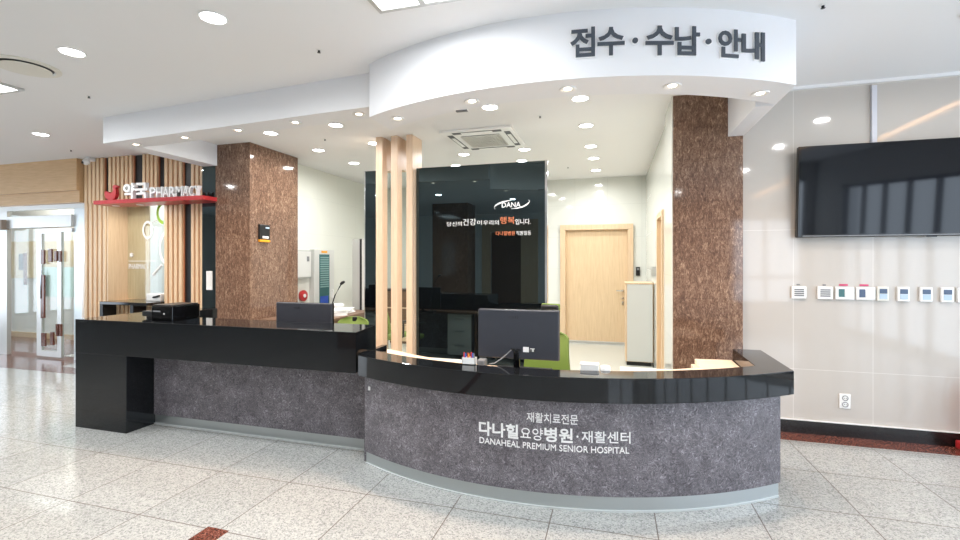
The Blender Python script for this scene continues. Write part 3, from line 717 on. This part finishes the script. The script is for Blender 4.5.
obj('cove_edge', box(3.27, 3.30, -3.0, 3.95, ZC-.05, ZC-.001), M['ceil'], led)

v = thing('round_air_vent', 'round off white ceiling air vent at the upper left', 'vent', (-4.53, 2.55, ZC))
bm = bmesh.new(); lathe(bm, [(.22, -.001), (.218, -.008), (.18, -.014), (.172, -.004), (.172, -.001)], (-4.53, 2.55, ZC), 48); obj('vent_ring', bm, M['ivory'], v, True)
bm = bmesh.new(); lathe(bm, [(0, -.034), (.12, -.032), (.158, -.024), (.16, -.02), (.0, -.02)], (-4.53, 2.55, ZC), 48); obj('vent_disc', bm, M['ivory'], v, True)
obj('vent_throat', CY((-4.53, 2.55, ZC-.004), .171, .003), M['black'], v); obj('stem', CY((-4.53, 2.55, ZC-.02), .02, .018), M['black'], v)

ax0, ax1, ay0, ay1 = -2.00, -1.12, 5.17, 6.12
ac = thing('ceiling_air_conditioner', 'white four way cassette air conditioner in the office ceiling', 'air conditioner', ((ax0+ax1)/2, (ay0+ay1)/2, ZC))
obj('panel', box(ax0, ax1, ay0, ay1, ZC-.03, ZC-.001, bev=.008), M['white'], ac)
gx0, gx1, gy0, gy1 = ax0+.2, ax1-.2, ay0+.22, ay1-.22
gr = bmesh.new(); bx(gr, gx0, gx1, gy0, gy1, ZC-.036, ZC-.03); obj('grille_back', gr, M['mid_grey'], ac)
bm = bmesh.new()
for i in range(15): u = gx0+(gx1-gx0)*i/14; bx(bm, u-.005, u+.005, gy0, gy1, ZC-.044, ZC-.036)
for i in range(15): u = gy0+(gy1-gy0)*i/14; bx(bm, gx0, gx1, u-.006, u+.006, ZC-.044, ZC-.037)
obj('intake_grille', bm, M['ivory'], ac)
for (a, b, c, d) in ((ax0+.14, ax1-.14, ay0+.05, ay0+.12), (ax0+.14, ax1-.14, ay1-.12, ay1-.05), (ax0+.05, ax0+.12, ay0+.14, ay1-.14), (ax1-.12, ax1-.05, ay0+.14, ay1-.14)):
    s_ = obj('air_slot', box(a, b, c, d, ZC-.033, ZC-.0295), M['black'], ac)
    obj('louvre', box((a+b)/2-(b-a)*.32, (a+b)/2+(b-a)*.32, (c+d)/2-(d-c)*.32, (c+d)/2+(d-c)*.32, ZC-.037, ZC-.033), M['white'], s_)
G = 'tiny ceiling sprinklers'
sprf = None
for px, py, z, lb in ((89, 96, ZC, 'tiny dark ceiling sprinkler right of the round vent'), (319, 50, ZC, 'tiny dark ceiling sprinkler in the lobby ceiling above the straight soffit'), (540, 116, ZC, 'tiny dark ceiling sprinkler right of the air conditioner'), (71, 150, ZC, 'tiny ceiling sprinkler near the security camera'), (325, 139, ZC, 'tiny ceiling sprinkler above the brown column, between two downlights'), (568, 167, ZC, 'tiny ceiling sprinkler above the oak door'), (823, 5, ZC, 'tiny ceiling sprinkler at the top right above the television wall')):
    p = on_z(px, py, z)
    if sprf is None:
        sprf = thing('ceiling_sprinkler', lb, 'sprinkler', (p.x, p.y, z), G)
        bm = bmesh.new(); lathe(bm, [(.022, -.001), (.020, -.004), (.012, -.005), (0, -.005)], (p.x, p.y, z), 20); obj('cover', bm, M['white'], sprf)
        bm = bmesh.new(); lathe(bm, [(.008, -.005), (.008, -.018), (.013, -.020), (0, -.021)], (p.x, p.y, z), 14); obj('nozzle', bm, M['black'], sprf)
    else: dup(sprf, (p.x, p.y, z), lb)
# vent slot under the curved soffit
q = on_z(462, 110.5, 2.68); tag(obj('soffit_slot_vent', box(q.x-.045, q.x+.045, q.y-.015, q.y+.015, 2.672, 2.68), M['mid_grey']), 'small grey slot fitting under the curved soffit', 'vent')
p = on_y(87, 160, 5.0)
cc = thing('security_camera', 'small white dome security camera at the top left corner of the slats', 'camera', (p.x, 5.0, p.z+.05))
obj('mount', box(p.x-.05, p.x+.05, 5.0, 5.09, p.z-.01, p.z+.045, bev=.01), M['white'], cc)
bm = bmesh.new(); bmesh.ops.create_uvsphere(bm, u_segments=20, v_segments=12, radius=.048, matrix=Matrix.Translation((p.x, 4.99, p.z-.03))); obj('ball_housing', bm, M['white'], cc, True)
obj('lens', CY((p.x-.01, 4.955, p.z-.045), .020, -.012, 'y'), M['blackgloss'], cc)

# ------------------------------------------------------------------ television wall
tv = thing('wall_television', 'large flat black television mounted on the cream tiled wall', 'television', (2.27, 4.7, 1.74))
obj('bezel', box(1.56, 2.99, 4.70, 4.755, 1.745, 2.54, bev=.006), M['blackgloss'], tv)
obj('screen', box(1.575, 2.975, 4.697, 4.703, 1.775, 2.525), M['screen'], tv)
obj('wall_bracket', box(2.0, 2.55, 4.755, 4.78, 1.9, 2.4), M['black'], tv)
obj('lower_trim', box(1.60, 2.95, 4.692, 4.70, 1.752, 1.762), M['mid_grey'], tv); obj('indicator', box(2.50, 2.56, 4.695, 4.72, 1.738, 1.747), M['black'], tv)
tv.rotation_euler.x = radians(3.0)
tag(obj('cable_channel', box(2.135, 2.175, 4.75, 4.78, 2.54, 3.05, bev=.004), mat('silver_channel', lin(205, 206, 214), .4)), 'pale vertical cable channel running from ceiling to the television', 'cable cover')
dx = [798, 824, 843.7, 864.3, 881.5, 902, 924.5, 945.5, 962]
names = ['leftmost white wall controller with grey slatted grille', 'second white wall controller with grey slatted grille', 'white wall panel with dark display and bright magenta tag above', 'white wall panel with dark display and pale pink tag above', 'small ivory thermostat with blue display, nearest the magenta tagged panels', 'white thermostat with blue display, second of the four', 'white thermostat with darkest navy display, third of the four', 'white thermostat with blue display, last before the edge of the picture', 'white thermostat cut by the right edge of the picture']
for i, px in enumerate(dx):
    q = on_y(px, 294, 4.78); x = q.x; z = 1.258
    t = thing('wall_controller' if i < 4 else 'thermostat', names[i], 'controller' if i < 4 else 'thermostat', (x, 4.78, z), 'row of small white controls under the television')
    w = .058 if i < 2 else (.070 if i < 4 else .043); h = .056 if i < 4 else .062
    obj('housing', box(x-w, x+w, 4.752, 4.78, z-h, z+h, bev=.006), M['ivory' if i == 4 else 'white'], t)
    if i < 2:
        for kk in range(4): obj('slot', box(x-.038, x+.038, 4.749, 4.753, z-.033+kk*.018, z-.033+kk*.018+.011), M['mid_grey'], t)
        obj('tag', box(x-.012, x+.012, 4.772, 4.779, z+.064, z+.074), M['mid_grey'], t)
    elif i < 4:
        obj('display', box(x-.048, x-.006, 4.748, 4.753, z-.033, z+.036), M['teal' if i == 2 else 'navy'], t)
        obj('flap', box(x+.002, x+.066, 4.748, 4.753, z-.044, z+.044, bev=.002), M['white'], t)
        obj('tag', box(x-.035, x+.028, 4.772, 4.779, z+.064, z+.078), M['magenta'], t)
    else:
        obj('display', box(x-.027, x+.027, 4.748, 4.753, z+.002, z+.042), M['navy'], t)
        obj('keypad', box(x-.027, x+.027, 4.748, 4.753, z-.044, z-.002), M['pale_blue'], t)
ol = thing('wall_outlet', 'white double power socket low on the cream wall', 'outlet', (1.948, 4.78, .311))
obj('plate', box(1.905, 1.99, 4.768, 4.78, .247, .375, bev=.004), M['white'], ol)
for z in (.283, .339):
    bm = bmesh.new(); ring_y(bm, 1.948, z, .018, .023, 4.764, 4.769); obj('socket_ring', bm, M['mid_grey'], ol)
    so = CY((1.948, 4.768, z), .017, -.002, 'y'); s_ = obj('socket_face', so, M['white'], ol)
    bm = bmesh.new(); cyl(bm, (1.941, 4.766, z), .003, -.002, 'y', 10); cyl(bm, (1.955, 4.766, z), .003, -.002, 'y', 10); obj('holes', bm, M['black'], s_)
fe = thing('fire_extinguisher', 'red fire extinguisher on a red stand at the right edge', 'fire extinguisher', (2.86, 4.60, 0))
bm = bmesh.new(); bx(bm, 2.70, 3.02, 4.48, 4.74, .002, .07, bev=.012); bx(bm, 2.76, 2.96, 4.54, 4.72, .07, .10, bev=.01); obj('stand', bm, M['red'], fe)
bm = bmesh.new(); lathe(bm, [(0, .10), (.07, .10), (.078, .12), (.078, .43), (.06, .49), (.028, .52), (.028, .55), (0, .55)], (2.86, 4.63, 0), 28); obj('cylinder', bm, M['red'], fe, True)
obj('valve', box(2.84, 2.88, 4.60, 4.66, .55, .60), M['black'], fe); obj('lever', box(2.79, 2.88, 4.62, 4.64, .60, .615), M['black'], fe)
obj('hose', T([(2.84, 4.63, .57), (2.77, 4.60, .52), (2.755, 4.59, .38), (2.765, 4.59, .22)], .012), M['black'], fe, True)

# ------------------------------------------------------------------ things on and behind the curved desk
def monitor(label, x0, x1, z0, z1, y, neck_x, zdesk, logo_x, ports=True):
    t = thing('computer_monitor', label, 'monitor', (neck_x, y, zdesk))
    obj('back_cover', box(x0, x1, y, y+.035, z0, z1, bev=.008), M['monitor_grey'], t)
    obj('front_bezel', box(x0-.002, x1+.002, y+.028, y+.05, z0-.002, z1+.002, bev=.004), M['blackgloss'], t)
    obj('display', box(x0+.015, x1-.015, y+.0495, y+.052, z0+.02, z1-.015), M['screen'], t)
    obj('neck', box(neck_x-.022, neck_x+.022, y-.004, y+.02, zdesk+.015, z0+.06, bev=.006), M['blackgloss'], t)
    bm = bmesh.new(); lathe(bm, [(0, .0005), (.115, .0005), (.118, .008), (.10, .014), (0, .017)], (neck_x, y+.03, zdesk), 36); bmesh.ops.scale(bm, verts=bm.verts[:], vec=(1, .8, 1), space=Matrix.Translation((-neck_x, -y-.03, -zdesk)))
    obj('base', bm, M['blackgloss'], t, True)
    bm = bmesh.new(); zl = z1-.05; ring_y(bm, logo_x, zl, .009, .011, y-.0015, y, n=20)
    obj('logo_ring', bm, M['black'], t)
    obj('logo_lettering', text_flat_y('LG', logo_x+.02, logo_x+.055, zl-.009, zl+.009, y, .0015, .01), M['black'], t)
    if ports:
        bm = bmesh.new()
        for (a, b) in ((-.06, -.03), (-.02, .01), (.075, .085), (.10, .11)): bx(bm, neck_x+a+.02, neck_x+b+.02, y-.002, y, z0+.052, z0+.072)
        obj('port_row', bm, M['black'], t)
        obj('rating_label', box(neck_x+.045, neck_x+.085, y-.0015, y, z0+.05, z0+.085), M['white'], t)
        obj('port_label', box(neck_x+.093, neck_x+.125, y-.0015, y, z0+.055, z0+.078), M['lt_grey'], t)
    return t
monitor('large slate grey monitor seen from behind on the curved desk', -.909, -.348, .868, 1.203, 3.10, -.635, .75, -.68)
tag(obj('monitor_cable', T([(-.67, 3.09, .93), (-.70, 3.085, .90), (-.735, 3.06, .87), (-.77, 3.02, .848), (-.80, 2.99, .846)], .004), M['mid_grey']), 'thin grey cable trailing from the curved desk monitor', 'cable')
monitor('slate grey monitor seen from behind on the straight desk', -3.222, -2.594, .80, 1.13, 3.85, -2.9, .745, -3.0, False)
k2 = thing('keyboard', 'black keyboard on the curved desk behind the monitor', 'keyboard', (-.62, 3.25, .75))
obj('keyboard_body', box(-.82, -.42, 3.22, 3.34, .751, .765, bev=.004), M['black'], k2)
ph = thing('pen_holder', 'white box of red and blue pens on the black ledge', 'pen holder', (-.955, 3.0, .75))
px0, px1 = on_y(464, 360, 3.0).x, on_y(477, 360, 3.0).x
bm = bmesh.new(); yy0, yy1 = 2.99, 3.05; zb, ztp = .841, .888
yy0, yy1 = 2.955, 3.0
for q in ((px0, px1, yy0, yy0+.004), (px0, px1, yy1-.004, yy1), (px0, px0+.004, yy0, yy1), (px1-.004, px1, yy0, yy1)): bx(bm, *q, zb, ztp)
bx(bm, px0, px1, yy0, yy1, zb, zb+.004); obj('box_body', bm, M['white'], ph)
for i, (m, h) in enumerate((('red', .05), ('blue', .04), ('red', .045), ('yellow', .035), ('red', .055), ('blue', .045), ('mid_grey', .04))):
    x = px0+.01+i*(px1-px0-.02)/6; obj('pen', T([(x, yy0+.02, zb+.006), (x+random.uniform(-.008, .008), yy0+.025, ztp+h*.62)], .0055, 6), M[m], ph)
tag(obj('desk_phone_base', box(-.90, -.845, 3.04, 3.12, .751, .86, bev=.01), M['mid_grey']), 'small grey device beside the pen box', 'device')
wbx = thing('tissue_box', 'small white box standing behind the ledge in front of the office floor', 'box', (-.14, 3.08, .75))
obj('box_body', box(-.205, -.09, 3.035, 3.10, .751, .872, bev=.006), M['white'], wbx); obj('lid', box(-.207, -.088, 3.033, 3.102, .866, .876, bev=.003), M['white'], wbx)
tag(obj('paper_roll', CY((-.05, 3.08, .751), .033, .112, bev=.012), M['paper'], None, True), 'rounded white roll beside the small white box', 'roll')

# office chairs
def chair(label, loc, rot, head=True, hz=1.0):
    t = thing('office_chair', label, 'chair', (0, 0, 0), 'lime green office chairs')
    bm = bmesh.new(); bx(bm, -.25, .25, -.24, .24, .43, .50, bev=.03, seg=3); obj('seat', bm, M['green'], t, True)
    bm = bmesh.new(); nx, nz = 12, 14; g = []
    for s, off in ((0, 0), (1, .035)):
        rows = []
        for j in range(nz+1):
            v = j/nz; hw = .225*(1-.18*v)*(1-.55*max(0, (v-.86)/.14)**2)*(1-.35*max(0, (.12-v)/.12)**2); row = []
            for i in range(nx+1):
                u = -1+2*i/nx; row.append(bm.verts.new((u*hw, .22+off-.05*(1-u*u)*0+.04*(1-u*u)+.05*sin(v*pi)*-.6+.06*v, .50+.40*v)))
            rows.append(row)
        g.append(rows)
    for s in (0, 1):
        for j in range(nz):
            for i in range(nx):
                q = (g[s][j][i], g[s][j][i+1], g[s][j+1][i+1], g[s][j+1][i]); bm.faces.new(q if s == 0 else q[::-1])
    for j in range(nz):
        for i in (0, nx): bm.faces.new((g[0][j][i], g[1][j][i], g[1][j+1][i], g[0][j+1][i]))
    for i in range(nx):
        for j in (0, nz): bm.faces.new((g[0][j][i], g[0][j][i+1], g[1][j][i+1], g[1][j][i]))
    bmesh.ops.recalc_face_normals(bm, faces=bm.faces[:]); obj('backrest', bm, M['green'], t, True)
    bm = bmesh.new(); bx(bm, -.03, .03, .30, .34, .40, .90, bev=.01); obj('back_spine', bm, M['black'], t)
    if head:
        bm = bmesh.new(); bx(bm, -.085, .085, .285, .325, 1.07, 1.135, bev=.018, seg=3); hr = obj('headrest', bm, M['black'], t, True, 'black headrest pad')
        obj('headrest_shell', box(-.09, .09, .32, .345, 1.06, 1.143, bev=.011, seg=3), M['green'], hr)
        obj('headrest_stem', box(-.02, .02, .325, .345, .90, 1.12), M['black'], t)
    for s in (() if head else (-1, 1)):
        bm = bmesh.new(); bx(bm, s*.29-.025, s*.29+.025, -.12, .16, .66, .69, bev=.01); tube(bm, [(s*.29, .02, .66), (s*.29, .02, .46), (s*.2, .02, .43)], .015); obj('armrest', bm, M['black'], t, True)
    obj('gas_column', CY((0, 0, .09), .028, .34), M['chrome'], t, True)
    bm = bmesh.new()
    for k_ in range(5): a = 2*pi*k_/5+.3; tube(bm, [(0, 0, .11), (.29*cos(a), .29*sin(a), .07)], [.028, .016])
    obj('star_base', bm, M['black'], t, True)
    for k_ in range(5): a = 2*pi*k_/5+.3; obj('caster', CY((.29*cos(a)-.02, .29*sin(a), .03), .03, .04, 'x', 14), M['black'], t)
    t.location = loc; t.rotation_euler.z = rot
    return t
chair('lime green office chair behind the large monitor on the curved desk', (-.635, 3.95, .004), radians(-14))
chair('lime green office chair behind the straight desk, right of its monitor', (-2.93, 4.55, -.02), radians(4), False)
chair('lime green chair seen through the clear strip between the wooden posts', (-3.16, 6.1, .004), radians(170), False)
bk = thing('low_bookcase', 'low brown bookcase with a black top behind the clear strips of the partition', 'bookcase', (-4.0, 7.9, 0))
obj('carcass', box(-4.8, -3.3, 7.9, 8.2, .004, .98, bev=.004), M['desk_brown'], bk); obj('top_board', box(-4.82, -3.28, 7.88, 8.22, .98, 1.02, bev=.003), M['black'], bk)
for zz in (.35, .66): obj('shelf', box(-4.78, -3.32, 7.885, 7.90, zz, zz+.02), M['desk_wood'], bk)
obj('door', box(-4.78, -4.05, 7.885, 7.90, .05, .34), M['oak'], bk); obj('door', box(-4.04, -3.32, 7.885, 7.90, .05, .34), M['oak'], bk)

# ------------------------------------------------------------------ on the straight desk
pr_ = thing('receipt_printer', 'black boxy printer on the left end of the straight desk', 'printer', (-3.95, 3.35, 1.0))
obj('body', box(-4.06, -3.815, 3.225, 3.52, 1.001, 1.13, bev=.008), M['blackgloss'], pr_)
obj('top_cover', box(-4.05, -3.825, 3.24, 3.51, 1.13, 1.14, bev=.004), M['black'], pr_)
obj('front_slot', box(-4.035, -3.95, 3.221, 3.226, 1.075, 1.088), M['mid_grey'], pr_)
obj('button', CY((-3.905, 3.226, 1.06), .007, -.006, 'y', 14), M['white'], pr_)
obj('paper_tray', box(-4.27, -4.06, 3.30, 3.45, 1.02, 1.07, bev=.006), M['black'], pr_); obj('tray_foot', box(-4.24, -4.10, 3.32, 3.43, 1.001, 1.02), M['black'], pr_)
mic = thing('gooseneck_microphone', 'thin black gooseneck microphone rising right of the left monitor', 'microphone', (-2.70, 4.0, .745))
obj('base', box(-2.76, -2.64, 3.93, 4.07, .7455, .78, bev=.008), M['black'], mic)
obj('stem', T([(-2.70, 4.0, .78), (-2.70, 4.0, .95), (-2.685, 4.0, 1.10), (-2.65, 4.0, 1.20), (-2.60, 4.0, 1.28), (-2.575, 4.0, 1.32)], .006), M['black'], mic, True)
obj('capsule', T([(-2.585, 4.0, 1.31), (-2.568, 4.0, 1.325), (-2.545, 4.0, 1.335)], [.012, .016, .012], 12), M['black'], mic, True)

# office background
bd = thing('office_desk', 'brown office desk with papers along the left side of the office', 'desk', (-4.0, 5.8, 0))
obj('desktop', box(-4.5, -3.58, 5.05, 6.48, .74, .775, bev=.003), M['desk_brown'], bd)
obj('side_panel', box(-4.45, -3.62, 5.10, 5.13, .004, .74), M['desk_brown'], bd); obj('side_panel', box(-4.45, -3.62, 6.42, 6.45, .004, .74), M['desk_brown'], bd)
obj('modesty_panel', box(-3.64, -3.61, 5.13, 6.42, .25, .74), M['desk_brown'], bd)
for i, (x, y, w, l, h, r) in enumerate(((-3.75, 5.30, .21, .29, .05, .3), (-3.78, 5.68, .22, .30, .09, -.4), (-3.85, 6.05, .21, .3, .07, .2), (-4.12, 6.25, .2, .22, .11, .6))):
    bm = bmesh.new(); n = 4
    for kk in range(n):
        b2 = bmesh.new(); bx(b2, -w/2, w/2, -l/2, l/2, h*kk/n, h*(kk+.85)/n); rr = r+random.uniform(-.2, .2)
        bmesh.ops.rotate(b2, verts=b2.verts[:], cent=(0, 0, 0), matrix=Matrix.Rotation(rr, 3, 'Z'))
        me_ = bpy.data.meshes.new('tmp'); b2.to_mesh(me_); b2.free(); bm.from_mesh(me_); bpy.data.meshes.remove(me_)
    bmesh.ops.translate(bm, verts=bm.verts[:], vec=(x, y, .776))
    tag(obj('paper_stack', bm, M['paper']), ('stack of white papers nearest the microphone on the brown office desk', 'second stack of white papers along the brown office desk', 'third stack of white papers along the brown office desk', 'stack of white papers at the far end of the brown office desk')[i], 'papers', 'paper stacks on the brown office desk')
fc = thing('tall_grey_cabinet', 'tall narrow grey cabinet with black edge left of the black glass', 'cabinet', (-3.85, 6.7, 0))
x0 = on_y(352.5, 239, 6.6).x; x1 = on_y(360, 239, 6.6).x; x2 = on_y(362.5, 239, 6.6).x; x3 = on_y(367, 239, 6.6).x
obj('body', box(x0, x1, 6.6, 7.0, .004, 1.9), M['grey'], fc); obj('black_edge', box(x1, x2, 6.59, 7.0, .004, 1.9), M['black'], fc); obj('door', box(x2, x3, 6.58, 7.0, .004, 1.9), M['lt_grey'], fc)
wx = -4.84
eb = thing('electrical_box', 'pale grey electrical box on the left office wall beside the brown column', 'electrical box', (wx, 6.3, 1.45))
obj('housing', box(wx, wx+.10, 6.06, 6.49, 1.27, 1.72, bev=.005), M['grey'], eb); obj('cover', box(wx+.10, wx+.11, 6.08, 6.47, 1.29, 1.70, bev=.002), M['lt_grey'], eb); obj('label_plate', box(wx+.11, wx+.113, 6.36, 6.42, 1.54, 1.62), M['mid_grey'], eb)
al = thing('fire_alarm_bell', 'round red fire alarm bell below the grey electrical box', 'alarm bell', (wx, 6.38, 1.0))
bm = bmesh.new(); cyl(bm, (wx, 6.38, .985), .09, .05, 'x', 32, bev=.01); obj('bell_dome', bm, M['red'], al, True); obj('hub', CY((wx+.05, 6.38, .985), .03, .01, 'x', 20), M['white'], al)
dc = thing('wall_key_cabinet', 'tall pale cabinet with a teal slotted window on the left office wall', 'cabinet', (wx, 6.85, 1.2))
obj('housing', box(wx, wx+.10, 6.57, 7.13, .62, 1.74, bev=.006), M['lt_grey'], dc); obj('teal_window', box(wx+.10, wx+.106, 6.70, 6.98, .70, 1.66), M['teal'], dc)
bm = bmesh.new()
for i in range(14): bx(bm, wx+.106, wx+.109, 6.72, 6.96, 1.10+i*.038, 1.122+i*.038)
obj('slot_row', bm, mat('pale_teal', lin(120, 160, 158), .4), dc); obj('blue_card', box(wx+.106, wx+.110, 6.72, 6.94, .82, .95), M['blue'], dc); obj('top_label', box(wx+.10, wx+.104, 6.76, 6.92, 1.685, 1.72), M['yellow'], dc); obj('handle', box(wx+.10, wx+.13, 7.05, 7.08, .9, 1.05, bev=.004), M['white'], dc)
cb = thing('white_storage_cabinet', 'waist high white cabinet with oak side in front of the oak door', 'cabinet', (.36, 7.3, 0))
obj('carcass', box(.172, .562, 7.17, 7.62, .06, 1.205, bev=.003), M['oak'], cb); obj('door_panel', box(.195, .55, 7.15, 7.17, .07, 1.20, bev=.004), M['lt_grey'], cb); obj('top_board', box(.165, .565, 7.15, 7.63, 1.205, 1.225, bev=.003), M['oak'], cb); obj('toe_kick', box(.19, .53, 7.19, 7.6, .004, .06), M['black'], cb)
# fitting on the left column
sx = -4.567
se = thing('access_control_panel', 'black square card reader with orange base on the left brown column', 'card reader', (sx, 5.2, 1.9))
obj('housing', box(sx, sx+.03, 5.115, 5.305, 1.83, 2.035, bev=.006), M['black'], se); obj('orange_base', box(sx+.002, sx+.034, 5.115, 5.305, 1.80, 1.831, bev=.003), M['yellow'], se)
obj('upper_label', box(sx+.03, sx+.032, 5.22, 5.29, 1.985, 2.005), M['pale_blue'], se)
def txt_x(s, y0, y1, z0, z1, x): return text_bm(s, 0, lambda u, d, v: (x+d*.002, y0+u*(y1-y0), z0+v*(z1-z0)))
obj('lower_label', box(sx+.03, sx+.032, 5.165, 5.275, 1.85, 1.88), M['white'], se)
